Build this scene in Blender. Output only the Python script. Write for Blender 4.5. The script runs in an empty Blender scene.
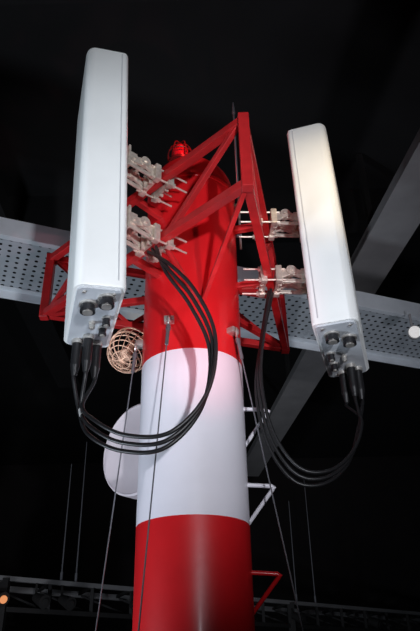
import bpy, bmesh, math, random
from mathutils import Vector, Matrix
random.seed(4)
CZ=1.5
sc=bpy.context.scene
sc.view_settings.view_transform='Standard'
def V(x,y,Z): return Vector((x,y,Z+CZ))

# ---------------- materials ----------------
def mat(name,col,rough=0.5,metal=0.0,noise=0.0,nscale=8.0,bump=0.0,bscale=60,emit=None,es=0,coat=0):
    m=bpy.data.materials.new(name); m.use_nodes=True
    nt=m.node_tree; b=nt.nodes['Principled BSDF']
    b.inputs['Base Color'].default_value=(*col,1); b.inputs['Roughness'].default_value=rough
    b.inputs['Metallic'].default_value=metal
    if coat:
        b.inputs['Coat Weight'].default_value=coat; b.inputs['Coat Roughness'].default_value=0.14
    tc=nt.nodes.new('ShaderNodeTexCoord')
    if noise>0:
        n=nt.nodes.new('ShaderNodeTexNoise'); n.inputs['Scale'].default_value=nscale; n.inputs['Detail'].default_value=6
        r=nt.nodes.new('ShaderNodeValToRGB')
        r.color_ramp.elements[0].position=0.3; r.color_ramp.elements[1].position=0.7
        r.color_ramp.elements[0].color=(*[c*(1-noise) for c in col],1)
        r.color_ramp.elements[1].color=(*[min(1,c*(1+noise*0.5)) for c in col],1)
        nt.links.new(tc.outputs['Object'],n.inputs['Vector']); nt.links.new(n.outputs['Fac'],r.inputs['Fac'])
        nt.links.new(r.outputs['Color'],b.inputs['Base Color'])
    if bump>0:
        n2=nt.nodes.new('ShaderNodeTexNoise'); n2.inputs['Scale'].default_value=bscale
        bp=nt.nodes.new('ShaderNodeBump'); bp.inputs['Strength'].default_value=bump; bp.inputs['Distance'].default_value=0.005
        nt.links.new(tc.outputs['Object'],n2.inputs['Vector']); nt.links.new(n2.outputs['Fac'],bp.inputs['Height'])
        nt.links.new(bp.outputs['Normal'],b.inputs['Normal'])
    if emit: 
        b.inputs['Emission Color'].default_value=(*emit,1); b.inputs['Emission Strength'].default_value=es
    return m
M_red=mat('red_paint',(0.62,0.010,0.014),0.38,0,0.12,5,0.12,18,coat=0.3)
M_white=mat('white_paint',(0.80,0.78,0.84),0.42,0,0.06,4,0.12,18,coat=0.2)
M_redf=mat('red_frame_paint',(0.46,0.016,0.018),0.4,0,0.2,12,coat=0.2)
M_rad=mat('radome_plastic',(0.84,0.86,0.84),0.40,0,0.06,3,0.1,30)
M_back=mat('radome_tray',(0.62,0.64,0.65),0.45,0.2)
M_cap=mat('end_cap',(0.50,0.53,0.56),0.5,0,0.1,10)
M_galv=mat('galvanised',(0.60,0.58,0.54),0.35,0.7,0.25,30)
M_cast=mat('cast_aluminium',(0.66,0.61,0.52),0.42,0.5,0.25,40)
M_bask=mat('basket_wire',(0.75,0.46,0.32),0.38,0.5,0.2,20)
M_rub=mat('black_rubber',(0.010,0.010,0.011),0.42)
M_plast=mat('black_plastic',(0.015,0.015,0.017),0.35)
M_tape=mat('grey_tape',(0.45,0.45,0.44),0.6)
M_tray=mat('tray_metal',(0.44,0.48,0.51),0.5,0.2,0.12,6)
M_rail=mat('tray_rail_metal',(0.62,0.66,0.69),0.45,0.2,0.1,6)
M_beam=mat('beam_grey_paint',(0.30,0.295,0.295),0.7,0,0.15,3)
M_dark=mat('ceiling_black',(0.007,0.0065,0.0065),0.9,0,0.2,2)
M_wall=mat('wall_black',(0.012,0.009,0.009),0.9,0,0.2,2)
M_floor=mat('floor_dark',(0.04,0.04,0.045),0.6,0,0.2,4)
M_duct=mat('duct_dark',(0.03,0.028,0.027),0.7,0,0.2,4)
M_dish=mat('dish_paint',(0.66,0.59,0.62),0.5,0,0.06,6)
M_wire=mat('steel_wire',(0.22,0.22,0.24),0.4,0.6)
M_whip=mat('whip_grey',(0.25,0.25,0.27),0.5,0.2)
M_lens=mat('beacon_red_glass',(0.4,0.01,0.02),0.12,0,emit=(1,0.02,0.02),es=0.04)
M_bkn=mat('beacon_frame_dark',(0.12,0.008,0.008),0.4)
M_warm=mat('warm_lamp',(1,0.5,0.25),0.5,0,emit=(1,0.35,0.12),es=0.6)
M_lamp=mat('lamp_face',(0.8,0.8,0.78),0.5,0,emit=(1,0.95,0.9),es=0.35)

# ---------------- helpers ----------------
def empty(name,loc=(0,0,0)):
    e=bpy.data.objects.new(name,None); sc.collection.objects.link(e); e.location=loc; e.empty_display_size=0.1; return e
def fin(bm,name,mats,parent=None,M=None,smooth=False):
    me=bpy.data.meshes.new(name); bmesh.ops.recalc_face_normals(bm,faces=bm.faces); bm.to_mesh(me); bm.free()
    if not isinstance(mats,(list,tuple)): mats=[mats]
    for m in mats: me.materials.append(m)
    if smooth:
        for p in me.polygons: p.use_smooth=True
    o=bpy.data.objects.new(name,me); sc.collection.objects.link(o)
    if M is not None: o.matrix_world=M
    if parent:
        o.parent=parent; o.matrix_parent_inverse=Matrix.Translation(parent.location).inverted()
    if smooth:
        try:
            mod=o.modifiers.new('es','EDGE_SPLIT'); mod.split_angle=math.radians(38)
        except: pass
    return o
def addbox(bm,c,ax,dims,mi=0,bev=0.0):
    r=bmesh.ops.create_cube(bm,size=1.0); vs=r['verts']
    Mx=Matrix.Translation(c)@Matrix(((ax[0][0],ax[1][0],ax[2][0]),(ax[0][1],ax[1][1],ax[2][1]),(ax[0][2],ax[1][2],ax[2][2]))).to_4x4()@Matrix.Diagonal((*dims,1))
    bmesh.ops.transform(bm,matrix=Mx,verts=vs)
    fs=set(f for v in vs for f in v.link_faces)
    for f in fs: f.material_index=mi
    if bev>0:
        es=list(set(e for v in vs for e in v.link_edges))
        r=bmesh.ops.bevel(bm,geom=es,offset=bev,segments=2,affect='EDGES',profile=0.6)
        for f in r['faces']: f.material_index=mi
XYZ=(Vector((1,0,0)),Vector((0,1,0)),Vector((0,0,1)))
def axes_from(d,up=Vector((0,0,1))):
    d=d.normalized()
    if abs(d.dot(up))>0.98: up=Vector((0,1,0))
    s=d.cross(up).normalized(); u=s.cross(d).normalized()
    return (d,s,u)
def addbar(bm,a,b,w=0.04,h=None,mi=0,bev=0.004):
    d=b-a; ax=axes_from(d); addbox(bm,(a+b)/2,ax,(d.length,w,h or w),mi,bev)
def addcyl(bm,a,b,r,r2=None,seg=20,mi=0):
    d=b-a; ax=axes_from(d)
    res=bmesh.ops.create_cone(bm,cap_ends=True,segments=seg,radius1=r,radius2=r if r2 is None else r2,depth=d.length)
    R=Matrix(((ax[1][0],ax[2][0],ax[0][0]),(ax[1][1],ax[2][1],ax[0][1]),(ax[1][2],ax[2][2],ax[0][2]))).to_4x4()
    bmesh.ops.transform(bm,matrix=Matrix.Translation((a+b)/2)@R,verts=res['verts'])
    for f in set(f for v in res['verts'] for f in v.link_faces): f.material_index=mi
def lathe(bm,prof,seg=64,M=Matrix.Identity(4),closed=False):
    rings=[]
    for r,z,mi in prof:
        if r<1e-6: rings.append([bm.verts.new(M@Vector((0,0,z)))])
        else: rings.append([bm.verts.new(M@Vector((r*math.cos(2*math.pi*i/seg),r*math.sin(2*math.pi*i/seg),z))) for i in range(seg)])
    for k in range(len(rings)-1):
        A,B=rings[k],rings[k+1]; mi=prof[k][2]
        for i in range(seg):
            j=(i+1)%seg
            if len(A)==1 and len(B)==1: continue
            if len(A)==1: f=bm.faces.new((A[0],B[i],B[j]))
            elif len(B)==1: f=bm.faces.new((A[i],A[j],B[0]))
            else: f=bm.faces.new((A[i],A[j],B[j],B[i]))
            f.material_index=mi
def frameM(o,z):
    z=z.normalized(); ax=axes_from(z)
    x=ax[1]; y=z.cross(x)
    return Matrix(((x[0],y[0],z[0],o[0]),(x[1],y[1],z[1],o[1]),(x[2],y[2],z[2],o[2]),(0,0,0,1)))
def addtorus(bm,c,n,R,r,seg=40,rs=10,mi=0):
    M=frameM(c,n); rings=[]
    for i in range(seg):
        a=2*math.pi*i/seg
        rings.append([bm.verts.new(M@Vector(((R+r*math.cos(b))*math.cos(a),(R+r*math.cos(b))*math.sin(a),r*math.sin(b)))) for b in [2*math.pi*j/rs for j in range(rs)]])
    for i in range(seg):
        A,B=rings[i],rings[(i+1)%seg]
        for j in range(rs):
            f=bm.faces.new((A[j],A[(j+1)%rs],B[(j+1)%rs],B[j])); f.material_index=mi
def catmull(pts,n=10):
    P=[pts[0]*2-pts[1]]+pts+[pts[-1]*2-pts[-2]]; out=[]
    for i in range(1,len(P)-2):
        for k in range(n):
            t=k/n; p0,p1,p2,p3=P[i-1],P[i],P[i+1],P[i+2]
            out.append(0.5*((2*p1)+(p2-p0)*t+(2*p0-5*p1+4*p2-p3)*t*t+(3*p1-p0-3*p2+p3)*t**3))
    out.append(P[-2]); return out
def addtube(bm,pts,r,seg=12,mi=0):
    prev=None; nrm=None; first=None
    for i,p in enumerate(pts):
        d=(pts[min(i+1,len(pts)-1)]-pts[max(i-1,0)]).normalized()
        if nrm is None: nrm=axes_from(d)[1]
        nrm=(nrm-d*nrm.dot(d)).normalized(); bn=d.cross(nrm)
        ring=[bm.verts.new(p+(nrm*math.cos(a)+bn*math.sin(a))*r) for a in [2*math.pi*k/seg for k in range(seg)]]
        if prev:
            for k in range(seg):
                f=bm.faces.new((prev[k],prev[(k+1)%seg],ring[(k+1)%seg],ring[k])); f.material_index=mi
        else: first=ring
        prev=ring
    for rr in (first,prev):
        f=bm.faces.new(rr); f.material_index=mi

# ---------------- camera ----------------
cam=bpy.data.cameras.new('camera'); co=bpy.data.objects.new('camera',cam); sc.collection.objects.link(co)
co.matrix_world=Matrix.Translation((0,0,CZ))@Matrix.Rotation(math.radians(90+30.5),4,'X')@Matrix.Rotation(math.radians(-1.3),4,'Z')
cam.sensor_fit='VERTICAL'; cam.sensor_height=36; cam.lens=650/631*36; cam.clip_start=0.05; cam.clip_end=100
sc.camera=co

# ---------------- room ----------------
def roombox(name,c,d,m):
    bm=bmesh.new(); addbox(bm,Vector(c),XYZ,d); return fin(bm,name,m)
X0,X1,Y0,Y1,H=-10,10,-6,17,7.0
roombox('floor',((X0+X1)/2,(Y0+Y1)/2,-0.1),(X1-X0+.4,Y1-Y0+.4,0.2),M_floor)
roombox('ceiling',((X0+X1)/2,(Y0+Y1)/2,H+0.1),(X1-X0+.4,Y1-Y0+.4,0.2),M_dark)
roombox('wall_back',((X0+X1)/2,Y1+0.1,H/2),(X1-X0,0.2,H),M_wall)
roombox('wall_front',((X0+X1)/2,Y0-0.1,H/2),(X1-X0,0.2,H),M_wall)
roombox('wall_left',(X0-0.1,(Y0+Y1)/2,H/2),(0.2,Y1-Y0,H),M_wall)
roombox('wall_right',(X1+0.1,(Y0+Y1)/2,H/2),(0.2,Y1-Y0,H),M_wall)

# ---------------- mast ----------------
PC=V(-0.098,3.02,0); PR=0.257
mast=empty('telecom_mast',(PC.x,PC.y,0))
bm=bmesh.new()
prof=[(0,0.0,0),(0.42,0.0,0),(0.42,0.03,0),(PR,0.03,0),(PR,0.55,1),(PR,1.36,0),(PR,2.165,1),(PR,2.95,0),(PR,4.05,0),
      (PR+0.004,4.055,0),(PR+0.004,4.075,0),(PR,4.08,0)]
for k in range(1,11):
    a=math.pi/2*k/10
    prof.append((PR*math.cos(a) if k<10 else 0,4.08+0.27*math.sin(a),0))
lathe(bm,prof,96,Matrix.Translation((PC.x,PC.y,0)))
for k in range(12):
    a=2*math.pi*k/12; p=Vector((PC.x+0.35*math.cos(a),PC.y+0.35*math.sin(a),0.03)); addcyl(bm,p,p+Vector((0,0,0.05)),0.018,seg=6)
fin(bm,'mast_column',[M_red,M_white],mast,smooth=True)
bm=bmesh.new()
for Z,m in [(1.22,1),(0.845,1),(0.465,0),(0.08,0),(-0.30,1),(-0.68,1)]:
    a=V(PC.x+0.24,2.98,Z); b=V(PC.x+0.378,2.98,Z-.01); c=V(PC.x+0.25,3.10,Z-.155)
    addtube(bm,[a,a.lerp(b,.9),b+Vector((-.003,0,-.004)),b.lerp(c,.1),c],0.0098,10,m)
    addtube(bm,[a+Vector((0,.02,.02)),a+Vector((0,.02,-.03))],0.014,8,m)
fin(bm,'step_rungs',[M_red,M_white],mast,smooth=True)
bm=bmesh.new()
addcyl(bm,V(0.185,3.0,2.2),V(0.185,3.0,3.3),0.007,seg=10); addcyl(bm,V(0.185,3.0,3.3),V(0.185,3.0,3.40),0.012,0.004,seg=10)
for Z in (2.3,2.52): addbar(bm,V(0.12,3.0,Z),V(0.195,3.0,Z),0.02)
fin(bm,'lightning_rod',M_wire,mast,smooth=True)
bm=bmesh.new()
for p,q in [(V(-0.2,2.77,1.6),V(-0.2,2.73,1.6)),(V(0.09,2.86,1.58),V(0.13,2.83,1.58)),(V(-0.34,3.0,1.6),V(-0.39,3.0,1.6))]:
    addbar(bm,p,q,0.05,0.03); addtorus(bm,q+Vector((0,0,-0.015)),Vector((1,0,0)),0.022,0.006,20,8)
fin(bm,'guy_lugs',M_galv,mast,smooth=True)

# beacon
bc=V(-0.165,3.02,0)
bea=empty('obstruction_beacon_light',(bc.x,bc.y,CZ+2.8))
bm=bmesh.new()
lathe(bm,[(0,2.78,0),(0.06,2.78,0),(0.06,2.88,0),(0.074,2.88,0),(0.074,2.90,0),(0.052,2.90,1),(0.057,2.94,1),(0.052,2.99,1),(0.035,3.02,0),(0.025,3.04,0),(0,3.045,0)],28,Matrix.Translation((bc.x,bc.y,CZ)))
for k in range(6):
    a=2*math.pi*k/6; ca,sa=math.cos(a),math.sin(a)
    addtube(bm,catmull([V(bc.x+.072*ca,bc.y+.072*sa,2.90),V(bc.x+.075*ca,bc.y+.075*sa,2.97),V(bc.x+.048*ca,bc.y+.048*sa,3.04),V(bc.x,bc.y,3.06)],5),0.0045,6)
addtorus(bm,V(bc.x,bc.y,2.96),Vector((0,0,1)),0.075,0.0045,28,6)
fin(bm,'beacon_body',[M_bkn,M_lens],bea,smooth=True)

# ---------------- triangular head frame ----------------
N=(0.175,2.14);R=(0.475,3.69);L=(-0.95,3.20); ZL,ZU=1.92,2.305
def lp(a,b,t,Z): return V(a[0]+(b[0]-a[0])*t,a[1]+(b[1]-a[1])*t,Z)
fr=empty('antenna_support_frame',(PC.x,PC.y,CZ+ZL))
bm=bmesh.new()
for a,b in ((N,R),(R,L),(L,N)):
    addbar(bm,lp(a,b,0,ZL),lp(a,b,1,ZL),0.042); addbar(bm,lp(a,b,0,ZU),lp(a,b,1,ZU),0.042)
for a in (N,R,L):
    addbar(bm,V(*a,ZL-0.03),V(*a,ZU+0.03),0.05)
for a,b in ((N,L),(N,R),(L,R)):
    pts=[lp(a,b,0.02,ZU),lp(a,b,.33,ZL),lp(a,b,.62,ZU),lp(a,b,0.97,ZL)]
    for p,q in zip(pts,pts[1:]): addbar(bm,p,q,0.028,0.028)
fin(bm,'triangle_truss',M_redf,fr)
bm=bmesh.new()
pf=V(-0.04,2.775,1.70)
addbar(bm,V(*N,ZL),pf,0.022); addbar(bm,lp(N,L,.36,ZL),pf,0.022)
def polept(x,y,Z):
    d=Vector((x-PC.x,y-PC.y)); d.normalize(); return V(PC.x+d.x*(PR-.01),PC.y+d.y*(PR-.01),Z)
for a,b in ((N,R),(R,L),(L,N)):
    for Z in (ZL,ZU):
        m=lp(a,b,.5,Z); addbar(bm,m,polept(m.x,m.y,Z),0.036)
for a in (R,L):
    for Z in (ZL,): addbar(bm,V(*a,Z),polept(*a,Z),0.034)
fin(bm,'mast_braces',M_redf,fr)

# ---------------- panel antennas ----------------
def panel(name,base,n,w,d,Hh,tilt,pitch=0):
    n=Vector((n[0],n[1],0)).normalized(); z=Vector((0,0,1)); x=n.cross(z)
    Mw=Matrix(((x[0],n[0],0,base[0]),(x[1],n[1],0,base[1]),(0,0,1,base[2]),(0,0,0,1)))@Matrix.Rotation(-math.radians(tilt),4,'X')@Matrix.Rotation(math.radians(pitch),4,'Y')
    e=empty(name,base)
    def outline(w,d,rf,rb,segs=6):
        pts=[]
        for cx,cy,r,a0 in ((w/2-rf,d/2-rf,rf,0),(-w/2+rf,d/2-rf,rf,90),(-w/2+rb,-d/2+rb,rb,180),(w/2-rb,-d/2+rb,rb,270)):
            for k in range(segs+1):
                a=math.radians(a0+90*k/segs); pts.append((cx+r*math.cos(a),cy+r*math.sin(a)))
        return pts
    def extr(bm,secs,mi=0):
        prev=None
        for z,s,pts in secs:
            ring=[bm.verts.new((p[0]*s[0],p[1]*s[1]+s[2],z)) for p in pts]
            if prev:
                for k in range(len(ring)):
                    j=(k+1)%len(ring); f=bm.faces.new((prev[k],prev[j],ring[j],ring[k])); f.material_index=mi
            else: bm.faces.new(ring).material_index=mi
            prev=ring
        bm.faces.new(prev).material_index=mi
    o=outline(w,d,0.045,0.022)
    bm=bmesh.new()
    extr(bm,[(0.0,(.985,.97,0),o),(0.006,(1,1,0),o),(Hh-0.03,(1,1,0),o),(Hh-0.012,(.985,.965,0),o),(Hh,(.93,.85,0),o)])
    fin(bm,'radome',M_rad,e,Mw,True)
    bm=bmesh.new()
    addbox(bm,Vector((0,-d/2+0.034,Hh/2)),XYZ,(w+0.004,0.006,Hh-0.06),0,0.001)
    fin(bm,'seam_trim',M_back,e,Mw)
    bm=bmesh.new()
    o2=outline(w-0.03,d-0.03,0.035,0.015)
    extr(bm,[(-0.008,(.99,.98,0),o2),(0.004,(1,1,0),o2)])
    fin(bm,'end_cap',M_cap,e,Mw)
    bm=bmesh.new(); Zd=Vector((0,0,-1))
    for sx in (-1,1):
        for sy in (-1,1):
            p=Vector((sx*(w/2-.045),sy*(d/2-.045),-.008)); addcyl(bm,p,p+Zd*.006,.008,seg=6,mi=0)
    def conn(x,y,r,l,mi=1):
        p=Vector((x,y,-0.006)); 
        addcyl(bm,p,p+Zd*0.012,r*1.25,seg=24,mi=0); addcyl(bm,p+Zd*.012,p+Zd*l,r,seg=24,mi=mi)
        addcyl(bm,p+Zd*l,p+Zd*(l+.012),r*1.08,seg=24,mi=mi); addcyl(bm,p+Zd*(l+.012),p+Zd*(l+.018),r*.7,seg=20,mi=0)
    return e,Mw,bm,conn

dL=0.21; wL=0.54
nL=Vector((-.96,-.28,0)).normalized(); wdL=Vector((-.28,.96,0)).normalized()
nearL=V(-0.505,2.405,1.43)-wdL*0.235
cL=nearL+wdL*wL/2+Vector((0.006,-0.01,0))
eL,ML,bm,conn=panel('panel_antenna',cL,nL,wL,dL,1.435,2.2)
farL = -1 if (ML@Vector((1,0,0))).y<(ML@Vector((-1,0,0))).y else 1
conn(-farL*0.13,0.035,0.030,0.03); conn(-farL*0.19,-0.035,0.030,0.03)
conn(-farL*0.03,-0.055,0.016,0.03); conn(farL*0.06,-0.05,0.016,0.03)
conn(farL*0.02,0.0,0.012,0.02,0)
fin(bm,'connector_ports',[M_galv,M_plast],eL,ML,True)
dR=0.22; wR=0.62
nR=Vector((.96,-.277,0)).normalized(); wdR=Vector((.277,.96,0)).normalized()
nearR=V(0.659,2.90,1.50)-wdR*0.25-wdR*0.04
cR=nearR+wdR*wR/2
eR,MR,bm,conn=panel('panel_antenna.001',cR,nR,wR,dR,1.29,-0.8)
farR = -1 if (MR@Vector((1,0,0))).y<(MR@Vector((-1,0,0))).y else 1
conn(-farR*0.20,-0.03,0.030,0.03); conn(-farR*0.14,0.045,0.030,0.03)
conn(farR*0.0,-0.06,0.016,0.03); conn(farR*0.12,-0.06,0.016,0.03)
conn(farR*0.05,0.0,0.012,0.02,0)
fin(bm,'connector_ports',[M_galv,M_plast],eR,MR,True)

# ---------------- brackets ----------------
def bracket(name,p,q):
    e=empty(name,p); bm=bmesh.new()
    u=(q-p); u.z=0; u.normalize(); z=Vector((0,0,1)); s=u.cross(z); ax=(u,s,z)
    addbox(bm,p+u*0.006,ax,(0.012,0.16,0.13),0,0.003)
    for k in (-1,1):
        addbox(bm,p+s*0.055*k+u*0.03,ax,(0.06,0.014,0.09),0,0.004)
        a=p+s*0.055*k+u*0.04; b=q-u*0.04+s*0.055*k
        mid=(a+b)/2+z*0.03
        addbar(bm,a,mid,0.016,0.045); addbar(bm,mid,b,0.016,0.045)
        addbar(bm,a-z*.035,b-z*.03,0.012,0.022)
        addcyl(bm,mid-s*0.016,mid+s*0.016,0.028,seg=16); addcyl(bm,a-s*.016,a+s*.016,0.026,seg=16)
        addcyl(bm,mid-s*0.024,mid+s*0.024,0.012,seg=6)
    addcyl(bm,p+u*.04-s*.08,p+u*.04+s*.08,0.009,seg=10); addcyl(bm,(p+q)/2+z*.03-s*.08,(p+q)/2+z*.03+s*.08,0.009,seg=10)
    for off in (-0.036,0.036):
        addbox(bm,q+u*off,ax,(0.022,0.17,0.075),0,0.005)
        for k in (-1,1):
            addbox(bm,q+u*off*1.1+s*0.068*k,ax,(0.034,0.036,0.10),0,0.006)
        for k in (-.5,.5):
            addbox(bm,q+u*off*1.35+s*0.05*k,ax,(0.022,0.012,0.09),0,0.003)
    for k in (-1,1):
        for zz in (-0.034,0.034):
            a=q+s*0.068*k+z*zz-u*0.075; b=a+u*0.22
            addcyl(bm,a,b,0.0055,seg=10)
            for t in (0.02,0.13): addcyl(bm,a+u*t,a+u*(t+.013),0.014,seg=6)
    fin(bm,name+'_casting',M_cast,e)
def backpt(M,w,d,z,x=0): return M@Vector((x,-d/2-0.001,z))
bL=lp(N,L,.39,0)
for Z in (ZL,ZU):
    bracket('mounting_bracket' if Z==ZL else 'mounting_bracket.001',backpt(ML,wL,dL,Z-1.41,-farL*0.03),V(bL.x,bL.y,Z))
bR=lp(N,R,.5,0)
for Z in (ZL,ZU):
    bracket('mounting_bracket.002' if Z==ZL else 'mounting_bracket.003',backpt(MR,wR,dR,Z-1.50,-farR*.03),V(bR.x,bR.y,Z))

# ---------------- cables ----------------
def cables(name,starts,mid,ends,tape):
    e=empty(name,starts[0]); 
    for i,s in enumerate(starts):
        bm=bmesh.new(); z=Vector((0,0,1))
        addcyl(bm,s,s-z*0.02,0.026,seg=20,mi=1); addcyl(bm,s-z*.02,s-z*0.13,0.022,0.022,seg=20); addcyl(bm,s-z*.13,s-z*0.18,0.022,0.012,seg=20)
        off=Vector((0.012*(i-.8),-0.02*i,0.024*(i-1)))
        pts=[s-z*0.17,s-z*0.2]+[m+off*(1 if 1<=k<=len(mid)-2 else .6) for k,m in enumerate(mid)]+[ends[i]]
        C=catmull(pts,12); addtube(bm,C,0.0086,12)
        if i in tape:
            addtube(bm,C[24:28],0.012,12,2)
        fin(bm,'jumper_cable_%d'%(i+1),[M_rub,M_galv,M_tape],e,smooth=True)
sL=[ML@Vector((farL*0.20,0.045,-0.008)),ML@Vector((farL*0.15,-0.0,-0.008)),ML@Vector((farL*0.21,-0.045,-0.008))]
cables('jumper_cable_loom',sL,[V(-.565,2.62,1.08),V(-.49,2.5,.95),V(-.353,2.45,.865),V(-.173,2.40,.855),V(-.03,2.40,1.02),V(.005,2.4,1.27),V(-.075,2.4,1.49),V(-.19,2.43,1.68)],
   [V(-.25,2.5,1.86),V(-.27,2.52,1.86),V(-.29,2.54,1.86)],(1,))
sR=[MR@Vector((farR*0.22,0.05,-0.008)),MR@Vector((farR*0.17,0.02,-0.008)),MR@Vector((farR*0.24,-0.03,-0.008))]
cables('jumper_cable_loom.001',sR,[V(.72,3.03,1.14),V(.64,2.98,.96),V(.51,2.92,.85),V(.37,2.9,.86),V(.265,2.9,1.03),V(.225,2.9,1.29),V(.26,2.9,1.56)],
   [V(.32,2.95,1.88),V(.33,2.93,1.88),V(.34,2.97,1.88)],())

# ---------------- guy wires ----------------
def wire(name,a,b,r=0.0032,turn=True):
    bm=bmesh.new(); addcyl(bm,a,b,r,seg=8)
    d=(b-a).normalized()
    if turn:
        addcyl(bm,a+d*0.04,a+d*0.13,0.009,seg=10); addcyl(bm,a+d*.02,a+d*.045,0.012,seg=8)
        addcyl(bm,b-d*0.2,b-d*0.1,0.010,seg=10)
    bp=Vector((b.x,b.y,0)); addbox(bm,bp+Vector((0,0,.01)),XYZ,(.1,.1,.02),0,.003); addtorus(bm,bp+Vector((0,0,.03)),Vector((1,0,0)),0.02,0.006,16,6)
    fin(bm,name,M_wire,None,smooth=True)
wire('guy_wire',V(-.2,2.72,1.57),V(-.38,2.37,-1.48))
wire('guy_wire.001',V(-.39,3.0,1.57),V(-.66,3.0,-1.48))
wire('guy_wire.002',V(.13,2.83,1.55),V(.62,2.98,-1.48))

# ---------------- wire basket antenna + dish ----------------
gs=empty('wire_basket_antenna',V(-.45,3.3,1.62))
bm=bmesh.new(); c=V(-.465,3.3,1.72); n=Vector((-.30,-.55,-.78)).normalized(); Mf=frameM(c,n)
Rb=.122; Db=.12
def bk(a,t):
    r=Rb*math.cos(t*math.pi/2)**0.7 if t<1 else 0; return Mf@Vector((r*math.cos(a),r*math.sin(a),Db*math.sin(t*math.pi/2)))
for t in (0,.2,.4,.6,.8):
    r=Rb*math.cos(t*math.pi/2)**0.7; addtorus(bm,Mf@Vector((0,0,Db*math.sin(t*math.pi/2))),n,r,0.003 if t else .007,32,6)
addtorus(bm,Mf@Vector((0,0,-.05)),n,Rb,.005,32,6)
for k in range(18):
    a=2*math.pi*k/18; addtube(bm,[Mf@Vector((Rb*math.cos(a),Rb*math.sin(a),-.05))]+[bk(a,t) for t in (0,.15,.3,.45,.6,.75,.9,1)],0.0022,6)
addcyl(bm,Mf@Vector((0,0,-.07)),Mf@Vector((0,0,.05)),.035,seg=20); 
for k in range(4):
    a=math.pi/2*k; addcyl(bm,Mf@Vector((0,0,-.05)),Mf@Vector((Rb*math.cos(a),Rb*math.sin(a),-.05)),.005,seg=8)
addbar(bm,Mf@Vector((0,0,-.06)),V(-.28,3.13,1.78),0.03)
fin(bm,'wire_basket',M_bask,gs,smooth=True)
ds=empty('microwave_dish_antenna',V(-.37,3.42,1.16))
bm=bmesh.new(); c=V(-.385,3.42,1.17); n=Vector((-.62,-.78,-.0)).normalized(); Mf=frameM(c,n)
lathe(bm,[(0,-.14,0),(.06,-.14,0),(.16,-.09,0),(.245,-.03,0),(.255,-.03,0),(.255,.05,0),(.245,.056,0),(.235,.05,0),(.12,.06,0),(0,.066,0)],56,Mf)
addbar(bm,Mf@Vector((0,0,-.12)),V(-.16,3.25,1.16),0.05); 
fin(bm,'dish_body',M_dish,ds,smooth=True)

# ---------------- perforated cable tray ----------------
tray=empty('perforated_cable_tray',V(0,4.8,3.0))
td=Vector((.93,.37,0)).normalized(); tn=Vector((-td.y,td.x,0))
c0=V(0,4.85,3.0); W2=0.36; sp=0.072
bm=bmesh.new()
nx=int(10.5/sp); ny=int(2*W2/sp)
def tp(a,b,z=0): return c0+td*a+tn*b+Vector((0,0,z))
for i in range(nx):
    for j in range(ny):
        cx=-5.0+(i+.5)*sp; cy=-W2+(j+.5)*sp; h=sp/2
        sq=[];hole=[]
        for k in range(8):
            a=math.pi/4*k; ca,sa=math.cos(a),math.sin(a); m=max(abs(ca),abs(sa))
            sq.append(bm.verts.new(tp(cx+h*ca/m,cy+h*sa/m))); hole.append(bm.verts.new(tp(cx+.015*ca,cy+.015*sa)))
        for k in range(8): bm.faces.new((sq[k],sq[(k+1)%8],hole[(k+1)%8],hole[k]))
bmesh.ops.remove_doubles(bm,verts=bm.verts,dist=0.0005)
fin(bm,'perforated_pan',M_tray,tray)
bm=bmesh.new(); ax=(td,tn,Vector((0,0,1)))
addbox(bm,tp(.25,-W2-.02,.07),ax,(10.5,.012,.16),0,.002); addbox(bm,tp(.25,-W2-.0,-.008),ax,(10.5,.05,.008),0)
addbox(bm,tp(.25,W2+.03,-.035),ax,(10.5,.012,.10),0,.002); addbox(bm,tp(.25,W2,-.008),ax,(10.5,.07,.008),0)
for k in range(-2,5):
    addbox(bm,tp(k*1.1,0,.03),ax,(.05,2*W2+.04,.04),0)
fin(bm,'tray_rails',M_rail,tray)
bm=bmesh.new()
for k in (-4,5.1):
    for s in (-1,1):
        addcyl(bm,tp(k,s*(W2+.05),-.05),Vector((tp(k,s*(W2+.05)).x,tp(k,s*(W2+.05)).y,H)),.008,seg=8)
fin(bm,'hanger_rods',M_duct,tray)

# ceiling beam
bm=bmesh.new(); bd=Vector((-.135,.99,0)).normalized(); bn=Vector((bd.y,-bd.x,0))
b0=V(1.93,4.67,4.0); 
def bp(a,b,z): return b0+bd*a+bn*b+Vector((0,0,z))
ax=(bd,bn,Vector((0,0,1))); Lb=16.0; ca=0.9
addbox(bm,bp(ca,0,.02),ax,(Lb,.44,.03)); addbox(bm,bp(ca,0.02,.12),ax,(Lb,.36,.20)); 
for k in range(-5,8,2):
    addbox(bm,bp(k,0,.8),ax,(.06,.06,1.42-.06),1)
fin(bm,'ceiling_beam',[M_beam,M_duct])
bm=bmesh.new()
for (x,y,z,dx,dy,dz) in ((-2.5,5.5,6.4,.4,10,.25),(0,3.2,6.75,12,.25,.5),(0,6.4,6.75,12,.25,.5)):
    addbox(bm,Vector((x,y,z)),XYZ,(dx,dy,dz))
    if z<6.6:
        for yy in (-3,0,3): addbox(bm,Vector((x,y+yy,(z+H)/2)),XYZ,(.04,.04,H-z))
fin(bm,'ceiling_duct',M_dark)

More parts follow.
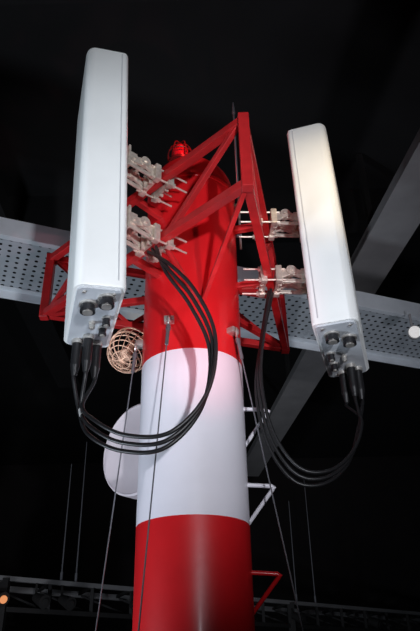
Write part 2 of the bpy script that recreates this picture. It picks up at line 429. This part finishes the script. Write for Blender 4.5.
# ---------------- distant gantry ----------------
def gy(x): return 9.2+.8*(x+3)
g=empty('lighting_gantry',V(0,gy(0),1.45))
bm=bmesh.new(); ga=V(-7,gy(-7),1.45); gb=V(6,gy(6),1.45)
def gp(x,z=0): return V(x,gy(x),1.45+z)
addbar(bm,ga,gb,.07,.06,1); addbar(bm,ga+Vector((-.3,.5,-.05)),gb+Vector((-.3,.5,-.05)),.08,.08,1)
addbar(bm,ga+Vector((0,.0,-.38)),gb+Vector((0,.0,-.38)),.06,.06,0)
for k in range(26):
    p=ga.lerp(gb,k/25); q=ga.lerp(gb,min(1,(k+1)/25))
    addbar(bm,p,p+Vector((0,0,-.38)),.05); addbar(bm,p+Vector((-.3,.5,-.05)),q+Vector((0,0,-.38)),.03)
    addbar(bm,p,p+Vector((-.3,.5,-.05)),.04)
for k in (0,8,16,25):
    p=ga.lerp(gb,k/25); addbar(bm,Vector((p.x,p.y,0)),p,.12)
fin(bm,'gantry_truss',[M_duct,M_beam],g)
bm=bmesh.new()
for i,x in enumerate((-2.95,-2.5,-2.2,-1.3,1.3,2.9)):
    p=gp(x,-.22)+Vector((0.05,-.08,0)); a=p+Vector((0.16,-.14,-.08)); addcyl(bm,p,a,.06,.09,seg=20,mi=0)
    addcyl(bm,a,a+Vector((.01,-.010,-.006)),.05,seg=20,mi=1 if i==0 else 0); addbar(bm,p,p+Vector((-.03,.08,.2)),.03)
fin(bm,'gantry_spotlights',[M_duct,M_warm],g,smooth=True)
def whip(name,x,h):
    p=gp(x,.03); bm=bmesh.new()
    addcyl(bm,p,p+Vector((0,0,.12)),.02,seg=12); addcyl(bm,p+Vector((0,0,.12)),p+Vector((0,0,h)),.011,.006,seg=8)
    fin(bm,name,M_whip,None,smooth=True)
whip('whip_antenna',-2.02,2.1); whip('whip_antenna.001',-2.2,1.7); whip('whip_antenna.002',1.83,2.3); whip('whip_antenna.003',1.45,1.8)

# small lamp at right
bm=bmesh.new(); lc=V(1.81,5.10,2.76)
addcyl(bm,lc,lc+Vector((-.02,-.10,-.03)),.05,.06,seg=28); a=lc+Vector((-.02,-.10,-.03)); addcyl(bm,a,a+Vector((-.002,-.01,-.003)),.052,seg=28,mi=1)
addbar(bm,lc,lc+Vector((0,0,.21)),.02)
fin(bm,'spot_lamp',[M_beam,M_lamp],None,smooth=True)

# ---------------- lights ----------------
def spot(name,loc,tgt,e,col,ang,blend=.5,size=.15):
    l=bpy.data.lights.new(name,'SPOT'); l.energy=e; l.color=col; l.spot_size=math.radians(ang); l.spot_blend=blend; l.shadow_soft_size=size
    o=bpy.data.objects.new(name,l); sc.collection.objects.link(o); o.location=loc
    o.rotation_euler=(Vector(tgt)-Vector(loc)).to_track_quat('-Z','Y').to_euler(); return o
spot('key_spot',(0.9,-1.2,1.9),(0.0,3,3.5),590,(.90,.92,1.0),50,1.0,.06)
spot('left_spot',(-2.4,-1.2,3.0),(-.55,2.4,3.5),130,(.76,.89,1.0),30,.8,.3)
spot('warm_spot',(1.9,-.6,3.6),(.62,2.7,3.85),380,(1,.76,.48),15,1.0,.1)
spot('red_spot',(0.42,1.75,1.9),(-.03,2.77,3.28),75,(1,.28,.36),42,1.0,.025)  # added pink-red light, set low to brighten the upper mast beneath the frame bars
spot('tray_spot',(-2.8,2.2,.6),(0,5,4.4),330,(.78,.87,1.0),110,.6,.3)
spot('tray_spot_right',(3.4,1.8,.6),(2.2,6,5.0),180,(.88,.88,1.0),80,.6,.3)
spot('gantry_spot',(-2.5,6.5,.6),(-1.0,11,2.9),60,(.85,.9,1.0),100,.6,.3)
p=bpy.data.lights.new('beacon_glow','POINT'); p.energy=2.2; p.color=(1,.03,.03); p.shadow_soft_size=.03
po=bpy.data.objects.new('beacon_glow',p); sc.collection.objects.link(po); po.location=V(-.08,2.84,3.0)
w=bpy.data.worlds.new('world'); sc.world=w; w.use_nodes=True
w.node_tree.nodes['Background'].inputs[0].default_value=(.012,.012,.016,1); w.node_tree.nodes['Background'].inputs[1].default_value=1
